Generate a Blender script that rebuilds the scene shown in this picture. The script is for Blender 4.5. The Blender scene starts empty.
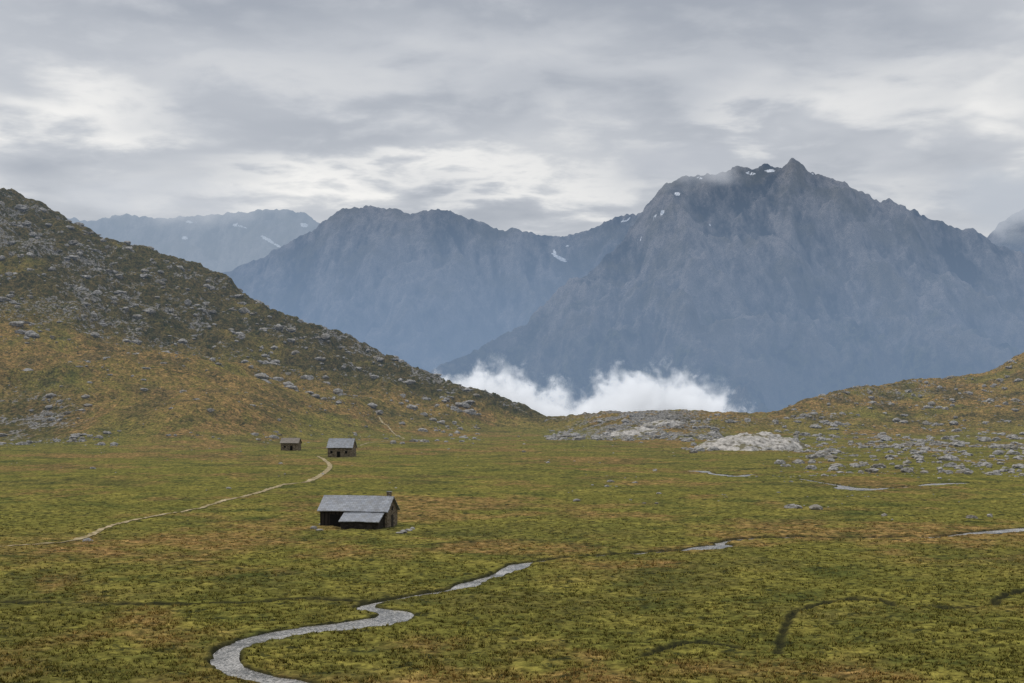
import bpy, bmesh, math, random
import numpy as np
from mathutils import Vector, Matrix
rng=np.random.default_rng(7); random.seed(7)
F=1422.0; CH=20.0
scene=bpy.context.scene
# ------------------------------------------------------------ numpy noise
_r=np.random.default_rng(3)
P=_r.permutation(1024); P=np.concatenate([P,P])
ANG=_r.random(1024)*2*np.pi; GX=np.cos(ANG); GY=np.sin(ANG)
def perlin(x,y):
    xi=np.floor(x).astype(np.int64); yi=np.floor(y).astype(np.int64)
    fx=x-xi; fy=y-yi
    a=xi&1023; b=yi&1023; a1=(a+1)&1023; b1=(b+1)&1023
    def g(ix,iy,dx,dy):
        h=P[P[ix]+iy]
        return GX[h]*dx+GY[h]*dy
    w=fx*fx*fx*(fx*(fx*6-15)+10); v=fy*fy*fy*(fy*(fy*6-15)+10)
    n00=g(a,b,fx,fy); n10=g(a1,b,fx-1,fy); n01=g(a,b1,fx,fy-1); n11=g(a1,b1,fx-1,fy-1)
    return ((n00*(1-w)+n10*w)*(1-v)+(n01*(1-w)+n11*w)*v)*1.5
def fbm(x,y,o=4,g=0.5,off=0.0):
    s=0;a=1.0;t=0
    for i in range(o):
        s=s+a*perlin(x*2**i+off+17.3*i,y*2**i-off+5.1*i); t+=a; a*=g
    return s/t
def ridged(x,y,o=4,g=0.5,off=0.0):
    s=0;a=1.0;t=0
    for i in range(o):
        s=s+a*(1-2*np.abs(perlin(x*2**i+off+11.3*i,y*2**i+off+9.1*i))); t+=a; a*=g
    return s/t
def ss(a,b,x):
    t=np.clip((x-a)/(b-a),0,1); return t*t*(3-2*t)
# ------------------------------------------------------------ material helpers
class NT:
    def __init__(s,nt): s.nt=nt; s.n=nt.nodes; s.l=nt.links
    def new(s,t,**k):
        n=s.n.new(t)
        for a,b in k.items(): setattr(n,a,b)
        return n
    def put(s,inp,v):
        if isinstance(v,bpy.types.NodeSocket): s.l.new(v,inp)
        elif v is not None:
            if isinstance(v,(tuple,list)) and len(v)==3 and inp.type=='RGBA': v=(*v,1)
            inp.default_value=v
    def math(s,op,a,b=None,c=None,clamp=False):
        n=s.new('ShaderNodeMath',operation=op,use_clamp=clamp)
        s.put(n.inputs[0],a); s.put(n.inputs[1],b); s.put(n.inputs[2],c); return n.outputs[0]
    def mix(s,f,a,b,mode='MIX'):
        n=s.new('ShaderNodeMix',data_type='RGBA',blend_type=mode)
        s.put(n.inputs[0],f); s.put(n.inputs[6],a); s.put(n.inputs[7],b); return n.outputs[2]
    def noise(s,vec,scale,detail=4,rough=0.5,dist=0.0):
        n=s.new('ShaderNodeTexNoise'); s.put(n.inputs['Vector'],vec)
        n.inputs['Scale'].default_value=scale; n.inputs['Detail'].default_value=detail
        n.inputs['Roughness'].default_value=rough; n.inputs['Distortion'].default_value=dist
        return n.outputs['Fac']
    def mr(s,v,a,b,c=0.0,d=1.0,smooth=False):
        n=s.new('ShaderNodeMapRange'); n.interpolation_type='SMOOTHSTEP' if smooth else 'LINEAR'
        for i,x in zip(range(5),(v,a,b,c,d)): s.put(n.inputs[i],x)
        return n.outputs[0]
    def mapping(s,vec,scale=(1,1,1),rot=(0,0,0)):
        n=s.new('ShaderNodeMapping'); s.put(n.inputs['Vector'],vec)
        n.inputs['Scale'].default_value=scale; n.inputs['Rotation'].default_value=rot; return n.outputs[0]
    def bump(s,h,strength=0.5,dist=0.1):
        n=s.new('ShaderNodeBump'); s.put(n.inputs['Height'],h)
        n.inputs['Strength'].default_value=strength; n.inputs['Distance'].default_value=dist; return n.outputs[0]
def mat_new(name):
    m=bpy.data.materials.new(name); m.use_nodes=True; m.node_tree.nodes.clear()
    try: m.cycles.emission_sampling='NONE'
    except Exception as ex: print(ex)
    return m,NT(m.node_tree)
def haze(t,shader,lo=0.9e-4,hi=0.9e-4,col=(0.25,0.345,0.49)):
    """aerial perspective painted into the material: haze-coloured emission mixed in by world position"""
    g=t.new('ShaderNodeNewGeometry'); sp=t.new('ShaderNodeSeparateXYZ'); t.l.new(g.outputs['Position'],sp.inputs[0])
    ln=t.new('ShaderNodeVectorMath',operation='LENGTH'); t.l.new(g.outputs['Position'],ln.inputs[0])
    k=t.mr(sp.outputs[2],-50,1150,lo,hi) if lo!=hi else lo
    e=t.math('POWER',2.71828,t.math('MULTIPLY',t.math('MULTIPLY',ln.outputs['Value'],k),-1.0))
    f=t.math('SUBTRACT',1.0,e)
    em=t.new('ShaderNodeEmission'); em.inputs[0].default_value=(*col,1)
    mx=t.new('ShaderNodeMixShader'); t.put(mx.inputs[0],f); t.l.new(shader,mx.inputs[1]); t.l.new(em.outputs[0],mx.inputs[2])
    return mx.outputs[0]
def out(t,sh,vol=None):
    o=t.new('ShaderNodeOutputMaterial')
    if sh is not None: t.l.new(sh,o.inputs['Surface'])
    if vol is not None: t.l.new(vol,o.inputs['Volume'])
def diffuse(t,col,normal=None):
    b=t.new('ShaderNodeBsdfDiffuse'); t.put(b.inputs['Color'],col)
    if normal is not None: t.l.new(normal,b.inputs['Normal'])
    return b.outputs[0]
def principled(t,col,rough=0.9,normal=None,spec=0.2):
    b=t.new('ShaderNodeBsdfPrincipled'); t.put(b.inputs['Base Color'],col); t.put(b.inputs['Roughness'],rough)
    b.inputs['Specular IOR Level'].default_value=spec
    if normal is not None: t.l.new(normal,b.inputs['Normal'])
    return b.outputs[0]
def pos(t): return t.new('ShaderNodeNewGeometry').outputs['Position']
def obj_from(name,verts,faces,mat=None,smooth=False,parent=None,cols=None):
    me=bpy.data.meshes.new(name); verts=np.asarray(verts,dtype=np.float32); faces=np.asarray(faces,dtype=np.int32)
    nv=len(verts); nf,k=faces.shape
    me.vertices.add(nv); me.vertices.foreach_set('co',verts.ravel())
    me.loops.add(nf*k); me.loops.foreach_set('vertex_index',faces.ravel())
    me.polygons.add(nf); me.polygons.foreach_set('loop_start',np.arange(nf,dtype=np.int32)*k)
    me.polygons.foreach_set('use_smooth',np.full(nf,smooth))
    me.update(calc_edges=True)
    if cols is not None:
        a=me.color_attributes.new('mask','FLOAT_COLOR','POINT'); a.data.foreach_set('color',np.asarray(cols,dtype=np.float32).ravel())
    ob=bpy.data.objects.new(name,me); scene.collection.objects.link(ob)
    if mat: me.materials.append(mat)
    if parent: ob.parent=parent
    return ob
def gridfaces(nr,nc):
    i=np.arange(nr*nc).reshape(nr,nc)
    return np.stack([i[:-1,:-1],i[:-1,1:],i[1:,1:],i[1:,:-1]],-1).reshape(-1,4)
# ------------------------------------------------------------ terrain
PX=np.arange(-900,1950,2.0)
def table(pts,sig=8):
    p=np.array(pts,float); v=np.interp(PX,p[:,0],p[:,1])
    k=np.exp(-0.5*(np.arange(-40,41)*2/sig)**2); k/=k.sum()
    return np.convolve(np.pad(v,40,mode='edge'),k,'valid')
crest=table([(-900,40),(-300,110),(0,193),(30,202),(60,215),(100,240),(150,255),(200,275),(250,303),(300,325),(350,345),(400,372),(440,386),(480,400),(520,412),(545,422),
 (570,420),(605,412),(650,409),(700,412),(745,416),(770,414),(795,405),(815,395),(840,388),(880,384),(940,378),(985,372),(1008,360),(1024,351),(1100,330),(1300,290),(1900,250)],7)
Dc=table([(-900,1250),(0,1150),(200,1100),(300,1050),(400,1000),(500,970),(545,960),(605,900),(700,900),(800,930),(900,1000),(1024,1050),(1900,1100)],30)
mid=table([(-900,180),(0,335),(100,345),(200,362),(300,385),(400,407),(440,413),(500,421),(545,426),(605,423),(700,423),(800,420),(860,412),(940,408),(1024,400),(1300,360),(1900,330)],20)
Dm=table([(-900,860),(0,850),(200,860),(300,880),(400,900),(500,925),(545,930),(605,860),(700,850),(800,870),(900,920),(1024,940),(1900,950)],30)
Df=table([(-900,560),(0,670),(200,620),(300,680),(400,790),(500,870),(545,900),(605,790),(700,760),(800,800),(900,800),(1024,800),(1900,700)],30)
def zflat_profile(px,d):
    c=np.interp(px,PX,crest); dc=np.interp(px,PX,Dc); m=np.interp(px,PX,mid); dm=np.interp(px,PX,Dm); df=np.interp(px,PX,Df)
    zc=CH+(400-c)/F*dc; zm=CH+(400-m)/F*dm
    def prof(d):
        z=np.where(d<df,0,np.where(d<dm,(d-df)/(dm-df)*zm,np.where(d<dc,zm+(d-dm)/(dc-dm)*(zc-zm),zc-0.25*(d-dc))))
        return z
    z=sum(prof(d+o) for o in (-24,-12,0,12,24))/5
    z=np.maximum(z,-900)
    z=np.where(d<85,z+18.2*np.clip(1-d/85,0,1.3)**1.3,z)
    return z,df,dm,dc
rows=np.concatenate([np.arange(-120,84,6.0),28440.0/np.arange(335,56,-0.47),np.arange(508.5,1300,2.0),np.geomspace(1302,15000,70)])
rows=np.unique(rows); cols=(np.arange(-320,1345,1.5)-512)/F
cols=np.concatenate([np.linspace(-1.3,cols[0],60,endpoint=False),cols,np.linspace(cols[-1],1.3,61)[1:]])
U,D=np.meshgrid(cols,rows); X=U*np.maximum(D,80); Y=D; PXG=512+F*U
Z0,DF,DM,DC=zflat_profile(PXG,D)
near=ss(60,110,D)
wob=0.22*fbm(X/90,Y/90,4,.6,off=21)
up=ss(-0.15,0.25,(D-DM)/(DC-DM)+wob)*ss(600,520,PXG)
hm=ss(0,1,(D-DF)/60)*(1-ss(1300,2200,D))
left=ss(620,480,PXG)
Z0=Z0+near*(0.5*fbm(X/70,Y/90,2)+0.18*fbm(X/18,Y/18,2))
Z0=Z0+hm*(0.25+0.75*left)*(10*ridged(X/150+.3*fbm(X/60,Y/60,2),Y/170,3)*ss(0,100,D-DF)+5.5*(0.4+up)*fbm(X/40,Y/40,4,0.6)+2.8*(0.35+up)*ridged(X/14,Y/14,3))
Z0=Z0+hm*(1-left)*(3.0*fbm(X/45,Y/45,3)+2.4*np.maximum(0,ridged(X/20,Y/24,4,.6)))
Z=Z0+near*(1-ss(900,1400,D))*(0.20*fbm(X/1.7,Y/1.7,2)+0.18*fbm(X/5,Y/5,2))*(1+2.5*hm)
# ------------ watercourses
def gp(px,py):
    d=28440.0/(py-400); return ((px-512)/F*d,d)
def spline(pts,step=0.6):
    p=[np.array(q,float) for q in pts]; p=[2*p[0]-p[1]]+p+[2*p[-1]-p[-2]]
    o=[]
    for i in range(1,len(p)-2):
        n=max(2,int(np.linalg.norm((p[i+1]-p[i])[:2])/step))
        for k in range(n):
            t=k/n; a,b,c,e=p[i-1:i+3]
            o.append(0.5*((2*b)+(-a+c)*t+(2*a-5*b+4*c-e)*t*t+(-a+3*b-3*c+e)*t**3))
    o.append(p[-2]); o=np.array(o); o[:,2]=np.maximum(o[:,2],0.1); return o
def W(lst): return [(*gp(a,b),w) for a,b,w in lst]
main=spline(W([(330,700,1.2),(296,684,1.1),(259,677,1.0),(230,667,.95),(226,656,.9),(244,645,.95),(279,636,1.3),(320,629.5,1.6),(360,624.5,1.8),(390,619,1.7),(395,613,1.3),(380,610,1.0),(366,606,.8),(374,602,.55),(405,596,0.6),(432,591,0.55),(452,588,0.65),(468,583,1.0),(480,578.5,0.7),(500,573,.7),(518,566,1.1),(528,562,.6),(560,558,0.55),(590,555,.65),(620,553,0.55),(655,551,.7),(682,549.5,0.65),(700,547.5,1.3),(714,546,1.8),(724,544,1.0),(720,541,.6),(745,537,.55),(800,535.5,.7),(840,536.5,.55),(880,535.5,.75),(940,535,.65),(965,533,.8),(985,532,1.3),(1010,530.5,1.7),(1040,528.5,1.5),(1100,524,1.0)]))
side=spline(W([(-60,600,0.3),(60,601,0.3),(150,604,0.3),(240,604,0.3),(300,600,0.3),(345,600,0.35),(372,602,0.5)]))
upper=spline(W([(1100,478,.6),(1024,481,.5),(985,483,.6),(955,483.5,1.3),(938,484,2.1),(920,485,.7),(895,487,.7),(872,489,1.9),(860,488.5,3.4),(846,487.5,2.6),(840,485,.9),(800,478,.6),(760,473,.7),(738,475,1.4),(725,474,1.4),(710,472,.8),(700,470,1.9),(690,470,1.2)]),1.0)
ox1=spline(W([(778,652,0.05),(783,632,0.05),(796,612,0.12),(825,603,0.4),(860,598.5,0.5),(886,601,0.4),(893,607,0.1)]))
ox2=spline(W([(1060,582,0.45),(1020,592,0.4),(998,600,0.25),(992,606,0.25),(950,609,0.4),(925,606,0.3)]))
ox3=spline(W([(640,655,0.1),(668,645,0.3),(700,641,0.3),(735,646,0.1)]))
ox4=spline(W([(420,545,0.3),(470,541,0.3),(540,540,0.3),(600,545,.3)]))
ox5=spline(W([(735,470,.5),(790,466,.5),(850,468,.5),(900,474,.5),(960,476,.5)]))
carve=np.zeros(Z.shape); bank=np.zeros(Z.shape)
def carve_line(line,depth,bk=1.0,ex=0.8):
    for x0,y0,w in line:
        R=w+2.6
        r0,r1=np.searchsorted(rows,[y0-R,y0+R])
        c0,c1=np.searchsorted(cols,[(x0-R)/y0-0.002,(x0+R)/y0+0.002])
        if r1<=r0 or c1<=c0: continue
        s=(slice(r0,r1+1),slice(c0,c1+1))
        dd=np.hypot(X[s]-x0,Y[s]-y0)+0.5*min(1,w+.3)*fbm(X[s]/2.2,Y[s]/2.2,3)
        carve[s]=np.maximum(carve[s],depth*ss(w+0.4,w-0.1,dd))
        bank[s]=np.maximum(bank[s],bk*ss(w+ex,w+0.1,dd))
carve_line(main,0.65,1.,.95); carve_line(side,0.35,1.); carve_line(upper,0.65)
for o in (ox1,ox2,ox3): carve_line(o,0.35,1.,.6)
carve_line(ox4,.25,.6); carve_line(ox5,.35,.8)
Z=np.where(carve>0,Z0+(Z-Z0)*(1-np.clip(carve*2,0,1))-carve,Z)
# masks
dryn=fbm(X/55,Y/60,4,0.62,off=40)+0.4*fbm(X/9,Y/14,3,0.5,off=11)
dry=ss(0.0,0.38,dryn)*0.85
pyg=400+28440/np.maximum(D,80)
dry=np.clip(dry+0.6*np.exp(-((pyg-578)/18)**2)*ss(430,620,PXG)*ss(-.3,.3,dryn)+0.5*np.exp(-((pyg-548)/14)**2)*ss(260,40,PXG)+.25*ss(470,450,pyg)*ss(-.3,.2,dryn),0,1)
bench=ss(-30,100,D-DF)*ss(-0.55,0.15,fbm(X/60,Y/60,4,.6,off=80))
dry=np.maximum(dry*(1-up*0.5),bench*(0.95-0.5*up))
rk=ridged(X/26,Y/20,4,0.65,off=5); rk2=fbm(X/110,Y/70,3,0.5,off=9)
rock=hm*ss(0.42,0.85,rk+0.6*rk2+0.08*up-0.05)*(0.14+0.42*up+0.25*(1-left))
cen=np.exp(-((PXG-640)/80)**2)*ss(740,770,D)*(1-ss(1000,1100,D)); rock=np.maximum(rock,.8*cen*ss(0.15,0.55,rk))
ll=np.exp(-((PXG-30)/60)**2)*np.exp(-((D-690)/50)**2); rock=np.maximum(rock,ll*ss(0.3,0.6,rk)*.6)
upm=np.maximum(up*ss(-.7,.0,rk2+.5*fbm(X/22,Y/22,3,.6,off=31)+.15),ll*.9)
shrub=hm*ss(-0.05,.3,fbm(X/28,Y/28,4,.6,off=61))*(1-left*.2)*.8
upm=np.maximum(upm,shrub)
damp=(1-hm)*ss(0.02,.35,fbm(X/32,Y/40,4,.6,off=161))*.38
upm=np.maximum(upm,damp)
C4=np.stack([dry,np.clip(rock,0,1),np.clip(bank,0,1),upm],-1).reshape(-1,4)
def zat(x,y,G=None):
    G=Z if G is None else G
    x=np.asarray(x,float); y=np.asarray(y,float)
    u=x/np.maximum(y,80); ci=np.clip(np.interp(u,cols,np.arange(len(cols))),0,len(cols)-1.001); ri=np.clip(np.interp(y,rows,np.arange(len(rows))),0,len(rows)-1.001)
    a=ci.astype(int); b=ri.astype(int); fa=ci-a; fb=ri-b
    return (G[b,a]*(1-fa)+G[b,a+1]*fa)*(1-fb)+(G[b+1,a]*(1-fa)+G[b+1,a+1]*fa)*fb
# ground material
m_ground,t=mat_new('alpine_meadow')
p=pos(t); at=t.new('ShaderNodeAttribute',attribute_name='mask'); sc=t.new('ShaderNodeSeparateColor'); t.l.new(at.outputs['Color'],sc.inputs[0])
dry_,rock_,bank_,up_=sc.outputs[0],sc.outputs[1],sc.outputs[2],at.outputs['Alpha']
n1=t.noise(p,0.09,4,0.65); n2=t.noise(p,0.9,3,0.7); n3=t.noise(p,0.3,4,0.65); n4=t.noise(p,0.028,3,0.6)
green=t.mix(t.mr(n1,0.38,0.62),(0.072,0.080,0.018),(0.215,0.183,0.039))
green=t.mix(t.mr(n4,0.42,0.58,0,.75),green,(0.155,0.140,0.028))
dryc=t.mix(t.mr(n3,0.38,0.62),(0.118,0.066,0.026),(0.315,0.195,0.068))
g=t.mix(t.math('MULTIPLY',dry_,t.mr(n3,0.35,0.58,0.35,1.0)),green,dryc)
upc=t.mix(t.mr(n3,0.36,0.64),(0.020,0.026,0.010),(0.115,0.086,0.036))
g=t.mix(t.math('MULTIPLY',up_,0.88),g,upc)
fl=t.mr(n2,0.34,0.66,0.35,1.6)
vm=t.new('ShaderNodeVectorMath',operation='SCALE'); t.l.new(g,vm.inputs[0]); t.l.new(fl,vm.inputs[3]); g=vm.outputs[0]
rn=t.noise(p,0.42,5,0.76)
fleck=t.mr(rn,0.385,0.45,0.85,0.0)
g=t.mix(fleck,g,(0.025,0.028,0.010))
rc=t.mix(t.mr(n2,0.36,0.62),(0.05,0.046,0.04),(0.30,0.28,0.25))
rf=t.mr(t.math('ADD',rock_,t.mr(rn,0.35,0.65,-0.42,0.42)),0.46,0.58)
g=t.mix(rf,g,rc)
g=t.mix(t.math('MULTIPLY',bank_,0.9),g,(0.022,0.021,0.009))
bm=t.bump(n2,1.0,0.5)
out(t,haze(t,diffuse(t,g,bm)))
ground=obj_from('ground',np.stack([X,Y,Z],-1).reshape(-1,3),gridfaces(*X.shape),m_ground,True,cols=C4)
# ------------ water
m_water,t=mat_new('stream_water')
p=pos(t); nn=t.noise(t.mapping(p,(1.6,0.8,1),(0,0,.5)),2.6,5,0.75,0.6); n5=t.noise(p,0.3,3,0.6)
wc=t.mix(t.mr(t.math('ADD',nn,t.mr(n5,.3,.7,-.10,.10)),0.42,0.62),(0.06,0.056,0.046),(0.46,0.43,0.385))
out(t,principled(t,wc,0.22,t.bump(nn,0.7,0.10),0.5))
def strip(name,line,mat,k,dz,base,n=5):
    x=line[:,0];y=line[:,1];w=line[:,2]*k
    tx=np.gradient(x);ty=np.gradient(y);L=np.hypot(tx,ty)+1e-9; nx=-ty/L; ny=tx/L
    o=np.linspace(-1,1,n)
    xs=x[:,None]+nx[:,None]*w[:,None]*o; ys=y[:,None]+ny[:,None]*w[:,None]*o
    if base=='water':
        zz=np.convolve(np.pad(zat(x,y,Z0),6,mode='edge'),np.ones(13)/13,'valid')-0.13-0.16*ss(1.1,0.5,line[:,2])
        zs=np.repeat(zz[:,None],n,1)
    else: zs=zat(xs,ys)+dz
    return obj_from(name,np.stack([xs,ys,zs],-1).reshape(-1,3),gridfaces(len(x),n),mat,True)
strip('stream',main,m_water,1.2,0,'water')
strip('stream',upper,m_water,1.2,0,'water')
# ------------ footpath
m_path,t=mat_new('trodden_earth'); p=pos(t)
pc=t.mix(t.mr(t.noise(p,0.5,5,0.7),0.38,0.62),(0.15,0.12,0.045),(0.46,0.37,0.23))
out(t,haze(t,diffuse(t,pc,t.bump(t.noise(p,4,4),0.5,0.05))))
path=spline(W([(-60,556,.45),(0,548,.45),(60,543,.55),(85,538,.6),(105,529,.5),(130,522,.45),(165,515,.42),(200,508,.45),(235,499,.55),(262,492,.7),(285,484,.75),(308,481,.9),(322,475,.8),(330,467,.7),(324,460,.6),(318,456,.5)]))
strip('footpath',path,m_path,1.0,0.09,'g',7)
path2=spline([(gp(358,446)[0],gp(358,446)[1],.4),(-66,680,.4),(-56,735,.4),(-66,790,.5),(-78,835,.6)])
strip('footpath',path2,m_path,1.0,0.12,'g',5)
# ------------ grass tufts
def tufts(n,d0,d1):
    d=d0*(d1/d0)**rng.uniform(0,1,n); u=rng.uniform(-0.46,0.46,n); x=u*d
    keep=(zat(x,d,bank)<0.2)&(fbm(x/3,d/3,2)+rng.uniform(-.4,.4,n)>-0.02)&(rng.random(n)<ss(d1,d0,d)*.9+.02); x=x[keep]; d=d[keep]
    z=zat(x,d); n=len(x); B=7; sz=ss(d1*1.1,d0,d)[:,None]*.75+.25
    a=rng.uniform(0,2*np.pi,(n,B)); h=rng.uniform(0.08,0.26,(n,B))*rng.uniform(.5,1.4,(n,1))*sz; r=rng.uniform(0.0,0.2,(n,B)); wd=rng.uniform(.03,.07,(n,B))
    bx=x[:,None]+r*np.cos(a); by=d[:,None]+r*np.sin(a)
    b=a+np.pi/2; zb=np.broadcast_to(z[:,None]-.04,a.shape)
    v0=np.stack([bx-wd*np.cos(b),by-wd*np.sin(b),zb],-1)
    v1=np.stack([bx+wd*np.cos(b),by+wd*np.sin(b),zb],-1)
    v2=np.stack([bx+.9*h*np.cos(a),by+.9*h*np.sin(a),z[:,None]+h],-1)
    V=np.stack([v0,v1,v2],2).reshape(-1,3)
    dr=zat(x,d,dry); k=np.clip(dr*0.9+rng.uniform(-.25,.3,n),0,1); br=rng.uniform(.35,1.45,n)
    c=np.stack([k,br,k,k],-1); c=np.repeat(c,B*3,0)
    return V,np.arange(len(V)).reshape(-1,3),c
m_gr,t=mat_new('meadow_grass'); at=t.new('ShaderNodeAttribute',attribute_name='mask'); sc=t.new('ShaderNodeSeparateColor'); t.l.new(at.outputs['Color'],sc.inputs[0])
gc=t.mix(sc.outputs[0],(0.155,0.145,0.033),(0.29,0.175,0.058))
vm=t.new('ShaderNodeVectorMath',operation='SCALE'); t.l.new(gc,vm.inputs[0]); t.l.new(sc.outputs[1],vm.inputs[3])
out(t,diffuse(t,vm.outputs[0]))
V,Fc,c=tufts(150000,90,420); obj_from('grass',V,Fc,m_gr,False,cols=c)
# ------------ rocks
m_rock,t=mat_new('granite'); p=pos(t)
rn=t.noise(p,0.9,5,0.7); rl=t.noise(p,0.15,3,0.5)
rc=t.mix(t.mr(rn,0.35,0.65),(0.12,0.112,0.10),(0.46,0.435,0.395)); rc=t.mix(t.mr(rl,0.5,0.65,0,.55),rc,(0.18,0.145,0.085))
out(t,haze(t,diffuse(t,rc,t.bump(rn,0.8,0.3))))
def ico(sub):
    b=bmesh.new(); bmesh.ops.create_icosphere(b,subdivisions=sub,radius=1); b.verts.ensure_lookup_table()
    v=np.array([q.co[:] for q in b.verts]); f=np.array([[w.index for w in q.verts] for q in b.faces]); b.free(); return v,f
def rockbase(sub,seed):
    v,f=ico(sub); r=np.random.default_rng(seed)
    for i in range(9):
        n=r.normal(size=3); n/=np.linalg.norm(n); k=r.uniform(.5,.85); dd=v@n; v=v-np.outer(np.maximum(dd-k,0),n)
    v=v*(1+0.12*r.normal(size=(len(v),1))*0.6); return v,f
BASES=[rockbase(3,i) for i in range(8)]
def rocks(name,pts,flat=0.65):
    Vs=[];Fs=[];o=0
    for x,y,s in pts:
        v,f=BASES[rng.integers(8)]; a=rng.uniform(0,6.28); M=np.array([[math.cos(a),-math.sin(a),0],[math.sin(a),math.cos(a),0],[0,0,1]])
        w=(v*np.array([rng.uniform(.8,1.5),rng.uniform(.7,1.1),rng.uniform(.6,1.1)*flat]))@M.T*s
        w=w+np.array([x,y,float(zat(x,y))+s*flat*0.2]); Vs.append(w);Fs.append(f+o);o+=len(w)
    return obj_from(name,np.concatenate(Vs),np.concatenate(Fs),m_rock,False)
pts=[]
def scatter(n,pa,pb,da,db,smin,smax,thr=0.0,sc=30):
    c=0
    while c<n:
        px=rng.uniform(pa,pb); d=math.sqrt(rng.uniform(da*da,db*db)); x=(px-512)/F*d
        if fbm(np.array([x/sc]),np.array([d/sc]),2,off=3)[0]<thr:
            if rng.random()<0.93: continue
        pts.append((x,d,smin+(smax-smin)*rng.random()**4)); c+=1
scatter(850,780,1060,370,640,0.25,2.3,0.06,16)
scatter(60,560,1060,230,380,0.2,.9,0.1,16)
scatter(600,680,1060,560,840,0.4,3.0,0.08)
scatter(460,550,720,700,870,0.6,3.2,0.05,18)
scatter(160,-20,120,610,720,0.4,2.4,0.1)
scatter(550,-60,480,640,900,0.3,2.5,0.12,30)
scatter(2400,-100,480,820,1150,0.4,4.2,0.08,25)
scatter(800,780,1100,820,1060,0.4,3.2,0.08,25)
scatter(80,300,800,420,800,0.2,1.0,0.1)
scatter(40,-60,400,300,620,0.2,0.8,0.1)
rocks('boulder_field',pts)
pl=[]
for px,py,s in [(790,508,1.4),(797,508,1.1),(815,510,1.1),(885,517,.7),(972,519,.9),(990,518,.6),(820,457,3.4),(812,459,2.4),(950,466,2.6),(960,468,2.0),(940,470,1.6),(1000,465,1.4),(905,466,1.4),(1010,447,2.6),(28,372,3.6),(93,468,.8),
                (314,527,.6),(319,529,.5),(408,529,.7),(404,531,.6),(413,528,.5),(322,524,.5),(399,532,.5),(655,470,1.0),(548,463,.8),(700,451,2.6),(693,453,2.0),(88,541,.7)]:
    if py<430: x,y=(px-512)/F*760,760
    else: x,y=gp(px,py)
    pl.append((x,y,s))
rocks('boulder',pl,0.7)
def slab(name,cx,cy,ax,ay,h,seed,lean=0.25):
    n=110; a=np.linspace(-1.1,1.1,n); A,B=np.meshgrid(a,a)
    x=cx+A*ax+B*ax*0.3; y=cy+B*ay
    r=np.sqrt(A*A+B*B)+0.2*fbm(A*2+seed,B*2,4); hh=np.clip(1-r*r,-0.3,1)
    st=np.floor(hh*4+fbm(A*3,B*3+seed,2))/4
    z=zat(x,y,Z0)+h*(0.6*np.sign(hh)*np.abs(hh)**0.8+0.3*st)*(1+lean*A)+1.1*fbm(x/6,y/6,4,.65)-0.7
    return obj_from(name,np.stack([x,y,z],-1).reshape(-1,3),gridfaces(n,n),m_slab,True)
m_slab,t=mat_new('glacier_polished_granite'); p=pos(t)
rn=t.noise(t.mapping(p,(1,0.35,1.6)),0.5,6,0.7); rl=t.noise(p,0.12,4,0.6)
rc=t.mix(t.mr(rn,0.36,0.58),(0.15,0.135,0.11),(0.50,0.465,0.415)); rc=t.mix(t.mr(rl,0.56,0.62,0,.85),rc,(0.12,0.10,0.035))
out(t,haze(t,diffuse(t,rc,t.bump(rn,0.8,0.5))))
slab('rock_slab',100,600,25,46,7.4,1)
slab('rock_slab',66,800,18,18,3.0,9,0.1)
slab('rock_slab',88,830,14,14,3.5,4,0.1)
# ------------------------------------------------------------ mountains
def m_mount(name,lo,hi,top=None,hc=(0.235,0.33,0.48)):
    m,t=mat_new(name); p=pos(t); sp=t.new('ShaderNodeSeparateXYZ'); t.l.new(p,sp.inputs[0])
    at=t.new('ShaderNodeAttribute',attribute_name='mask'); sc=t.new('ShaderNodeSeparateColor'); t.l.new(at.outputs['Color'],sc.inputs[0])
    n1=t.noise(p,0.004,6,0.65); n2=t.noise(t.mapping(p,(1,0.4,0.4)),0.014,5,0.75)
    forest=t.mix(t.mr(t.noise(p,0.02,4,0.75),0.42,0.58),(0.003,0.006,0.006),(0.075,0.075,0.04))
    rockc=t.mix(t.mr(t.math('ADD',n2,t.mr(sc.outputs[1],0,1,-.17,.14)),0.38,0.64),(0.004,0.005,0.008),(0.20,0.18,0.17))
    hfac=t.mr(t.math('ADD',sp.outputs[2],t.mr(n1,0.3,0.7,-450,450)),0,400)
    c=t.mix(hfac,forest,rockc); c=t.mix(t.mr(n1,0.5,0.6,0,.55),c,(0.075,0.062,0.028))
    c=t.mix(t.mr(t.math('ADD',sc.outputs[0],t.mr(t.noise(p,0.02,4,0.6),0.3,0.7,-.3,.3)),0.45,0.55),c,(0.85,0.87,0.9))
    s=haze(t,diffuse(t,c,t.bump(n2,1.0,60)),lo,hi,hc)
    if top:  # cloud veil painted on: glowing cloud grey mixed into the rock by height
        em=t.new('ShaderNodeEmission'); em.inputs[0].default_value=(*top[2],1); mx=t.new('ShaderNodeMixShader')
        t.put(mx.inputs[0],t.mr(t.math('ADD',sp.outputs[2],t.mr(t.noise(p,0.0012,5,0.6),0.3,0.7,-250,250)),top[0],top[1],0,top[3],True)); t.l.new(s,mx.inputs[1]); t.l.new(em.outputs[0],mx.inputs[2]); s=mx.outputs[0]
    out(t,s); return m
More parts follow.
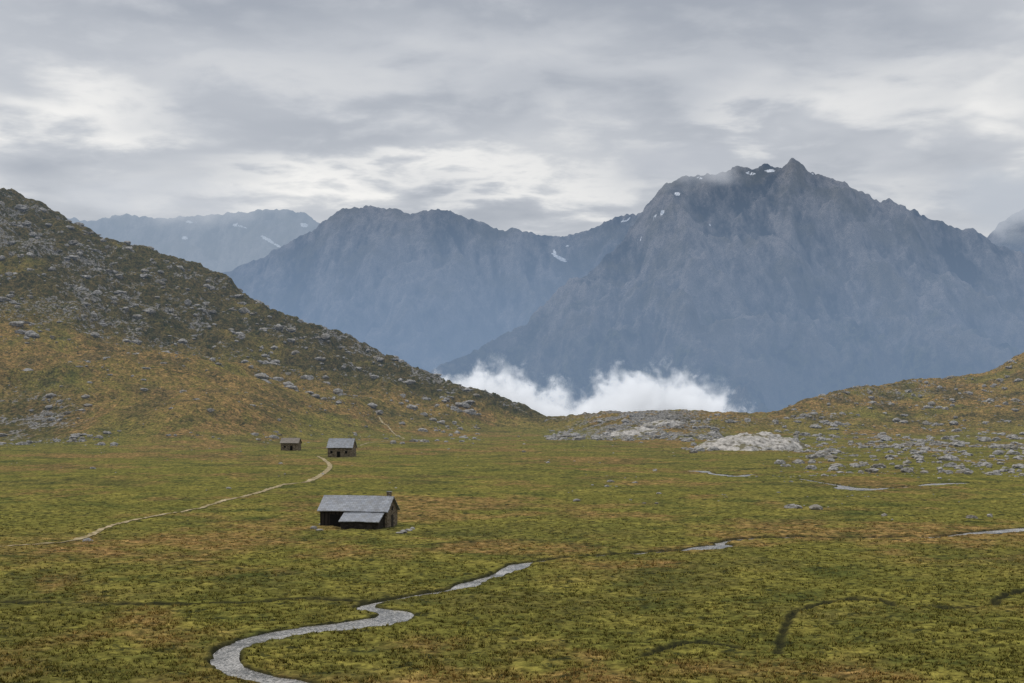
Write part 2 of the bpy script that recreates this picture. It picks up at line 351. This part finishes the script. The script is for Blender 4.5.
def mountain(name,tab,Dcr,mat,p0,p1,depth,seed,sig=3,snow=(),amp=1.0,rough=1.0):
    cr=table(tab,sig); dcr=table(Dcr,40)
    px=np.arange(p0,p1,1.6); s=np.concatenate([np.linspace(0,1,300),1+np.linspace(0,0.25,30)[1:]])
    PXm,S=np.meshgrid(px,s); c=np.interp(PXm,PX,cr); dc=np.interp(PXm,PX,dcr); u=(PXm-512)/F
    d=dc-depth+S*depth; x=u*d; zc=CH+(400-c)/F*dc; zb=-900
    f=np.where(S<1,0.62*S+0.38*S**2.6,1-1.6*(S-1))
    wx=x+400*fbm(x/1400,d/1400,3,off=seed)
    rg=ridged(wx/1000+0.35*d/1000,d/2400,5,0.52,off=seed)
    rg2=ridged(wx/300-0.25*d/400,d/650,4,0.62,off=seed+7)
    env=np.clip(1-S,0,1)**0.45*ss(-0.05,0.3,S)
    z=zb+(zc-zb)*f+amp*env*(720*(rg-0.35)+230*(rg2-0.3))+rough*(18*fbm(x/90,d/160,4,.65,off=seed)+28*(ridged(x/140,d/300,4,.65,off=seed)-.4))
    sn=np.zeros(z.shape); py=400-(z-CH)/d*F
    for a,b,rx,ry,sl in snow:
        sn=np.maximum(sn,1-np.hypot((PXm-a)/rx,(py-b-sl*(PXm-a))/ry)*0.5)
    C=np.stack([np.clip(sn,0,1),np.clip(rg2*.7+.1+.6*rg,0,1),sn,sn],-1).reshape(-1,4)
    return obj_from(name,np.stack([x,d,z],-1).reshape(-1,3),gridfaces(*x.shape),mat,True,cols=C)
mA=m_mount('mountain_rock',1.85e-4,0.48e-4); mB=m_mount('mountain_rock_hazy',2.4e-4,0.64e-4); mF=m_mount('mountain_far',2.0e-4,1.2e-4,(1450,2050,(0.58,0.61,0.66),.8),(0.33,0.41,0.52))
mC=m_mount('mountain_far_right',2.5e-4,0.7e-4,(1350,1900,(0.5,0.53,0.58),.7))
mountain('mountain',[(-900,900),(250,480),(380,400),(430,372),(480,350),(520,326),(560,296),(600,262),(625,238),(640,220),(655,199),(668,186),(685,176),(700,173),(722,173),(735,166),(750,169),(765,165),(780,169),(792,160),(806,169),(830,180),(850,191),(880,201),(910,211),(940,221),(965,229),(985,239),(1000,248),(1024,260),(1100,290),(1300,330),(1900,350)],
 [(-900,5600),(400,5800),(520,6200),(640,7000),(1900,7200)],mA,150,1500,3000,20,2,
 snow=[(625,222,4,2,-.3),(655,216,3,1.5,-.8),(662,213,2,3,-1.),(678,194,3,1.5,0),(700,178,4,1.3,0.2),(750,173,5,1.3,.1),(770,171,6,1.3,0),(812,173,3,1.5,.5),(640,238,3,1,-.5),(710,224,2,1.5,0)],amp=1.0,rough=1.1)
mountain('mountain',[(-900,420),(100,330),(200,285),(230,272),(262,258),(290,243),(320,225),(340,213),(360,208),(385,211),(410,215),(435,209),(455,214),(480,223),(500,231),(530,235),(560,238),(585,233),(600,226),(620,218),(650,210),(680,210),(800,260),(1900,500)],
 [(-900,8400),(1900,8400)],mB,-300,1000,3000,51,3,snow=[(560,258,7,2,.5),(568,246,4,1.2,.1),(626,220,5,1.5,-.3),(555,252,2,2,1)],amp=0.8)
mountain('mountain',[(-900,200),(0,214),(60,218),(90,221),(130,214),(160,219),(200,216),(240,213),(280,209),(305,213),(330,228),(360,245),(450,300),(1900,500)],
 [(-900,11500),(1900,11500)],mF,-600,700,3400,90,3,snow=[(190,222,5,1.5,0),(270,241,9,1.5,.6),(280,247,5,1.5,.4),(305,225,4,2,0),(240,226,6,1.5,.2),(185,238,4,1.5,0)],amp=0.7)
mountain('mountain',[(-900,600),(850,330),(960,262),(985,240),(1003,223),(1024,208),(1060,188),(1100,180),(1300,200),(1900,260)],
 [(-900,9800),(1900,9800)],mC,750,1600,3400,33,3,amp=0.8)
# ------------------------------------------------------------ huts
def stone_mat(name,a,b,scale=1.0):
    m,t=mat_new(name); tc=t.new('ShaderNodeTexCoord').outputs['Object']
    v=t.new('ShaderNodeTexVoronoi'); t.l.new(t.mapping(tc,(2.2,2.2,4.5)),v.inputs['Vector']); v.inputs['Scale'].default_value=scale
    ve=t.new('ShaderNodeTexVoronoi',feature='DISTANCE_TO_EDGE'); t.l.new(t.mapping(tc,(2.2,2.2,4.5)),ve.inputs['Vector']); ve.inputs['Scale'].default_value=scale
    sc=t.new('ShaderNodeSeparateColor'); t.l.new(v.outputs['Color'],sc.inputs[0])
    c=t.mix(sc.outputs[0],a,b); c=t.mix(t.mr(ve.outputs['Distance'],0.0,0.08,0.8,0),c,(0.03,0.026,0.02))
    out(t,principled(t,c,0.95,t.bump(t.mr(ve.outputs['Distance'],0,.15),0.8,0.06),0.1)); return m
def slate_mat(name,a,b,rough=0.5):
    m,t=mat_new(name); tc=t.new('ShaderNodeTexCoord').outputs['Object']
    br=t.new('ShaderNodeTexBrick'); t.l.new(tc,br.inputs['Vector']); br.inputs['Scale'].default_value=1.0
    br.inputs['Color1'].default_value=(*a,1); br.inputs['Color2'].default_value=(*b,1); br.inputs['Mortar'].default_value=(0.06,0.06,0.06,1)
    br.inputs['Mortar Size'].default_value=0.018; br.inputs['Brick Width'].default_value=0.7; br.inputs['Row Height'].default_value=0.42
    n=t.noise(tc,0.9,6,0.65); c=t.mix(t.mr(n,0.4,0.7,0,.6),br.outputs['Color'],(0.13,0.12,0.10))
    out(t,principled(t,c,rough,t.bump(br.outputs['Fac'],0.6,-0.03),0.5)); return m
def plain(name,c,r=0.9):
    m,t=mat_new(name); tc=t.new('ShaderNodeTexCoord').outputs['Object']
    n=t.noise(t.mapping(tc,(8,8,0.8)),1.0,5,0.6); col=t.mix(t.mr(n,.3,.7),tuple(x*.6 for x in c),tuple(x*1.3 for x in c)); out(t,principled(t,col,r,t.bump(n,.4,.03),.2)); return m
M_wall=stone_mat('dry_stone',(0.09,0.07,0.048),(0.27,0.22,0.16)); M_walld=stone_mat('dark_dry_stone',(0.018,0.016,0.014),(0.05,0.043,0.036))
M_slate=slate_mat('slate_roof',(0.20,0.215,0.245),(0.31,0.33,0.365)); M_slate2=slate_mat('weathered_roof',(0.18,0.15,0.12),(0.26,0.22,0.18),0.8)
M_brown=plain('dark_door_and_front',(0.03,0.025,0.02)); M_dark=plain('dark_opening',(0.006,0.006,0.006)); M_tim=plain('grey_timber',(0.16,0.14,0.12))
def box(name,x0,x1,y0,y1,z0,z1,mat,parent):
    v=[(x,y,z) for x in (x0,x1) for y in (y0,y1) for z in (z0,z1)]
    f=[(0,1,3,2),(4,6,7,5),(0,4,5,1),(2,3,7,6),(0,2,6,4),(1,5,7,3)]
    return obj_from(name,v,f,mat,False,parent)
def poly(name,v,f,mat,parent):
    me=bpy.data.meshes.new(name); me.from_pydata(v,[],f); me.update(); me.materials.append(mat); o=bpy.data.objects.new(name,me); scene.collection.objects.link(o); o.parent=parent; return o
def slope(name,x0,x1,ya,za,yb,zb,th,mat,parent,seg=14):
    L=math.hypot(yb-ya,zb-za); ang=math.atan2(zb-za,yb-ya)
    n=seg; xs=np.linspace(x0,x1,n+1); v=[];f=[]
    rr=random.Random(name+str(x0))
    for i,x in enumerate(xs):
        sag=-0.05*math.sin(math.pi*i/n)+rr.uniform(-.015,.015)
        v+= [(x,0,sag),(x,L+rr.uniform(-.03,.05),sag),(x,L,sag-th),(x,0,sag-th)]
    for i in range(n):
        a=i*4;b=a+4
        for k in range(4): f.append((a+k,a+(k+1)%4,b+(k+1)%4,b+k))
    f.append((0,3,2,1)); e=n*4; f.append((e,e+1,e+2,e+3))
    o=poly(name,v,f,mat,parent); o.location=(0,ya,za); o.rotation_euler=(ang,0,0)
    bmh=bmesh.new(); bmh.from_mesh(o.data); bmesh.ops.recalc_face_normals(bmh,faces=bmh.faces); bmh.to_mesh(o.data); bmh.free()
    return o
def hut(name,px,py,rot,L,Wd,wh,rh,wall,roof,dz=0.0):
    x,y=gp(px,py); e=bpy.data.objects.new(name,None); scene.collection.objects.link(e)
    e.location=(x,y,float(zat(x,y,Z0))+dz); e.rotation_euler=(0,0,math.radians(rot))
    l=L/2;w=Wd/2
    v=[(-l,-w,-.8),(-l,w,-.8),(-l,w,wh),(-l,0,rh),(-l,-w,wh),(l,-w,-.8),(l,w,-.8),(l,w,wh),(l,0,rh),(l,-w,wh)]
    f=[(0,4,3,2,1),(5,6,7,8,9),(0,5,9,4),(1,2,7,6),(0,1,6,5),(4,9,8,3),(3,8,7,2)]
    poly('walls',v,f,wall,e)
    k=(rh-wh)/w; ov=0.4
    slope('roof_front',-l-.35,l+.35,0.02,rh+.16,-w-ov,wh-k*ov+.16,.13,roof,e)
    slope('roof_back',-l-.35,l+.35,-0.02,rh+.15,w+ov,wh-k*ov+.15,.13,roof,e)
    box('ridge_cap',-l-.37,l+.37,-.16,.16,rh+.13,rh+.24,roof,e)
    return e
e=hut('stone_barn',359,524,-13,11.2,5.6,2.5,4.5,M_wall,M_slate,dz=0.1)
L,w=5.6,2.8
box('dark_front',-L+.05,L-.3,-w-.06,-w+.02,-.5,2.32,M_brown,e)  # near-black panel covering most of the front wall
for i in range(9): box('post_%d'%i,-L+.1+i*.62,-L+.2+i*.62,-w-.12,-w-.063,-.3,2.25,M_dark,e)
box('barn_door',-3.9,-2.3,-w-.17,-w-.125,-.3,1.9,M_dark,e)
slope('lean_to_roof',-1.4,5.3,-w-.05,2.32,-w-3.0,0.95,.14,M_slate,e)
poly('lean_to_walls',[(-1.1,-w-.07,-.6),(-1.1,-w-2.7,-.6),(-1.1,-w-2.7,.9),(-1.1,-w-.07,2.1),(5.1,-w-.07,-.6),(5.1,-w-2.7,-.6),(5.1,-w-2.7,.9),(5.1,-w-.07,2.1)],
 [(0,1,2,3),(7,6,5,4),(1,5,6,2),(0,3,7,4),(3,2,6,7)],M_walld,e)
box('lean_to_door',3.2,4.1,-w-2.77,-w-2.71,-.4,.75,M_brown,e)
box('chimney',4.5,5.15,0.5,1.15,3.4,5.35,M_wall,e); box('chimney_cap',4.42,5.23,.42,1.23,5.353,5.45,M_slate,e)
box('gable_door',L+.004,L+.06,-.5,.5,-.2,1.8,M_brown,e); box('gable_window',L+.004,L+.05,-.35,.35,2.5,3.1,M_dark,e)
e=hut('stone_hut',342,456.3,-8,8.8,6.2,3.4,6.3,M_wall,M_slate)
box('door',-1.0,0.1,-3.16,-3.104,-.1,2.0,M_dark,e)
for i,xx in enumerate((-3.4,1.9)):
    box('window_%d'%i,xx,xx+.8,-3.15,-3.104,1.3,2.2,M_dark,e); box('window_frame_%d'%i,xx-.1,xx+.9,-3.2,-3.153,2.203,2.33,M_tim,e)
box('chimney',2.6,3.3,.5,1.2,5.2,6.9,M_wall,e)
e=hut('stone_hut',291,450.8,-6,6.9,5.0,2.9,4.6,M_wall,M_slate2)
box('door',0.3,1.3,-2.56,-2.504,-.1,1.9,M_dark,e); box('window',-2.2,-1.4,-2.55,-2.504,1.1,1.8,M_dark,e)
# ------------------------------------------------------------ low cloud in the valley
cy0,cy1=1950.,2200.; cx0=(418-512)/F*cy0; cx1=(775-512)/F*2100; cz0,cz1=-50.,92.
cb=box('low_cloud',cx0,cx1,cy0,cy1,cz0,cz1,None,None)
m,t=mat_new('cloud_vapour'); p=pos(t); sp=t.new('ShaderNodeSeparateXYZ'); t.l.new(p,sp.inputs[0])
fx=t.mr(sp.outputs[0],cx0,cx1)
cr=t.new('ShaderNodeValToRGB'); t.l.new(fx,cr.inputs[0]); cr.color_ramp.interpolation='EASE'
def pxf(px): return ((px-512)/F*2040-cx0)/(cx1-cx0)
prof=[(422,0.0),(438,.54),(470,.63),(500,.62),(525,.55),(545,.46),(575,.44),(600,.51),(640,.58),(690,.56),(715,.47),(745,.32),(765,.0)]
els=cr.color_ramp.elements
els[0].position=0; els[0].color=(0,0,0,1); els[1].position=1; els[1].color=(0,0,0,1)
for a,h in prof:
    q=min(max(pxf(a),0.005),0.995); k=els.new(q); k.color=(h,h,h,1)
topz=t.mr(cr.outputs[0],0,1,-60,125)
na=t.noise(p,0.024,4,0.65,0.3)
dd=t.math('SUBTRACT',t.math('ADD',topz,t.mr(na,0.25,0.75,-60,60)),sp.outputs[2])
yy=t.math('MULTIPLY',t.mr(sp.outputs[1],cy0,cy0+60,0,1,True),t.mr(sp.outputs[1],cy1-60,cy1,1,0,True))
yy=t.math('MULTIPLY',yy,t.mr(sp.outputs[0],cx0,cx0+30,0,1,True))
den=t.math('MULTIPLY',t.mr(dd,0,42,0,0.055,True),yy)
den=t.math('MULTIPLY',den,t.mr(sp.outputs[2],cz1-20,cz1,1,0))
pv=t.new('ShaderNodeVolumePrincipled'); pv.inputs['Color'].default_value=(0.9,0.92,0.95,1); t.l.new(den,pv.inputs['Density'])
pv.inputs['Emission Color'].default_value=(0.93,0.96,1.0,1); t.l.new(t.math('MULTIPLY',den,t.mr(na,.38,.62,.14,.42)),pv.inputs['Emission Strength'])  # added glow stands in for light scattered inside the cloud, varied by noise
out(t,None,pv.outputs[0]); cb.data.materials.append(m)
m.cycles.volume_step_rate=1.0
# ---- thin cloud dragging across the summits
def summit_cloud(px0,px1,py0,py1,d0,d1,dens,seed,col,thr=(.38,.60)):
    xs0=min((px0-512)/F*d0,(px0-512)/F*d1); xs1=max((px1-512)/F*d0,(px1-512)/F*d1); dm=(d0+d1)/2
    z0=CH+(400-py1)/F*dm; z1=CH+(400-py0)/F*dm
    b=box('summit_cloud',xs0,xs1,d0,d1,z0,z1,None,None)
    m,t=mat_new('summit_cloud_vapour'); p=pos(t); sp=t.new('ShaderNodeSeparateXYZ'); t.l.new(p,sp.inputs[0])
    mp=t.new('ShaderNodeMapping'); t.l.new(p,mp.inputs[0]); mp.inputs['Location'].default_value=(seed*531.,0,seed*77.); mp.inputs['Scale'].default_value=(1,1,1.9)
    n=t.noise(mp.outputs[0],0.0042*6800/dm,4,0.6)
    f=t.math('MULTIPLY',t.mr(sp.outputs[0],xs0,xs0+(xs1-xs0)*.35,0,1,True),t.mr(sp.outputs[0],xs1-(xs1-xs0)*.35,xs1,1,0,True))
    f=t.math('MULTIPLY',f,t.math('MULTIPLY',t.mr(sp.outputs[2],z0,z0+(z1-z0)*.6,0,1,True),t.mr(sp.outputs[2],z1-(z1-z0)*.35,z1,1,0,True)))
    de=t.math('MULTIPLY',t.mr(t.math('ADD',n,t.mr(f,0,1,-.25,0)),thr[0],thr[1],0,dens,True),f)
    ab=t.new('ShaderNodeVolumeAbsorption'); ab.inputs[0].default_value=(0,0,0,1); t.l.new(de,ab.inputs[1])
    em=t.new('ShaderNodeEmission'); em.inputs[0].default_value=(*col,1); t.l.new(de,em.inputs[1])  # vapour glows by itself in place of scattered daylight
    ad=t.new('ShaderNodeAddShader'); t.l.new(ab.outputs[0],ad.inputs[0]); t.l.new(em.outputs[0],ad.inputs[1])
    out(t,None,ad.outputs[0]); b.data.materials.append(m); m.cycles.volume_step_rate=2.0
summit_cloud(580,770,128,212,5900,6300,0.005,1,(0.50,0.53,0.585),(.36,.60))
summit_cloud(900,1170,140,275,8200,8700,0.006,2,(0.50,0.54,0.60),(.34,.58))
summit_cloud(20,330,165,242,9000,9500,0.0035,3,(0.60,0.63,0.68),(.36,.60))
# ------------------------------------------------------------ world
wd=bpy.data.worlds.new("World"); scene.world=wd; wd.use_nodes=True; wd.node_tree.nodes.clear(); t=NT(wd.node_tree)
SE,SR=math.radians(46),math.radians(-62)
sky=t.new('ShaderNodeTexSky',sky_type='NISHITA'); sky.sun_disc=False; sky.sun_elevation=SE; sky.sun_rotation=SR
bg1=t.new('ShaderNodeBackground'); t.l.new(sky.outputs[0],bg1.inputs[0]); bg1.inputs[1].default_value=0.1
tc=t.new('ShaderNodeTexCoord').outputs['Generated']; sp=t.new('ShaderNodeSeparateXYZ'); t.l.new(tc,sp.inputs[0])
zz=t.math('ADD',t.math('MAXIMUM',sp.outputs[2],0.0),0.14)
cv=t.new('ShaderNodeCombineXYZ'); t.put(cv.inputs[0],t.math('DIVIDE',sp.outputs[0],zz)); t.put(cv.inputs[1],t.math('DIVIDE',sp.outputs[1],zz))
c1=t.noise(cv.outputs[0],1.5,4,0.5,0.4); c2=t.noise(cv.outputs[0],4.5,5,0.55,0.2)
ay=t.math('MAXIMUM',sp.outputs[1],0.02)
uu=t.math('DIVIDE',sp.outputs[0],ay); vv=t.math('DIVIDE',sp.outputs[2],ay)
uu=t.math('ADD',uu,t.mr(c1,.3,.7,-.08,.08)); vv=t.math('ADD',vv,t.mr(c2,.3,.7,-.03,.03))
val=t.math('ADD',t.mr(c1,0.3,0.7,-0.22,0.22),t.mr(c2,0.3,0.7,-0.12,0.12))
val=t.math('ADD',val,0.42)
for px,py,a,b,k in [(30,108,105,36,.62),(440,176,190,20,.50),(560,200,90,20,.25),(880,85,190,32,.22),(1015,120,50,40,.36),(250,195,130,18,.15),(360,120,210,30,-.18),(620,5,560,36,-.32),(120,25,160,22,-.12),(760,140,150,20,-.12),(930,185,120,20,.14),(700,105,60,18,.15)]:
    du=t.math('DIVIDE',t.math('SUBTRACT',uu,(px-512)/F),a/F); dv=t.math('DIVIDE',t.math('SUBTRACT',vv,(400-py)/F),b/F)
    s=t.math('ADD',t.math('MULTIPLY',du,du),t.math('MULTIPLY',dv,dv)); g=t.math('POWER',2.71828,t.math('MULTIPLY',s,-1.0))
    val=t.math('ADD',val,t.math('MULTIPLY',g,k))
cr=t.new('ShaderNodeValToRGB'); t.put(cr.inputs[0],val); E=cr.color_ramp.elements
E[0].position=0.05; E[0].color=(0.38,0.41,0.465,1); E[1].position=1.0; E[1].color=(0.93,0.915,0.89,1)
k=E.new(0.4); k.color=(0.55,0.572,0.612,1); k=E.new(0.65); k.color=(0.71,0.718,0.73,1)
bg2=t.new('ShaderNodeBackground'); t.l.new(cr.outputs[0],bg2.inputs[0]); t.put(bg2.inputs[1],t.mr(sp.outputs[2],0.3,0.9,1.0,1.9))
mx=t.new('ShaderNodeMixShader'); mx.inputs[0].default_value=0.95; t.l.new(bg1.outputs[0],mx.inputs[1]); t.l.new(bg2.outputs[0],mx.inputs[2])
o=t.new('ShaderNodeOutputWorld'); t.l.new(mx.outputs[0],o.inputs[0])
# sun
sl=bpy.data.lights.new('sun','SUN'); sl.energy=1.45; sl.angle=math.radians(11); sl.color=(1,0.94,0.86)
so=bpy.data.objects.new('sun',sl); scene.collection.objects.link(so)
sd=Vector((math.sin(SR)*math.cos(SE),math.cos(SR)*math.cos(SE),math.sin(SE))); so.rotation_euler=sd.to_track_quat('Z','Y').to_euler(); so.location=(0,0,300)
# camera
cd=bpy.data.cameras.new('camera'); cam=bpy.data.objects.new('camera',cd); scene.collection.objects.link(cam)
cam.location=(0,0,CH); cam.rotation_euler=(math.radians(90),0,0); cd.sensor_width=36; cd.lens=F/1024*36; cd.shift_y=58.5/1024
cd.clip_start=1; cd.clip_end=40000; scene.camera=cam
scene.view_settings.view_transform='Standard'; scene.view_settings.look='None'; scene.view_settings.exposure=0
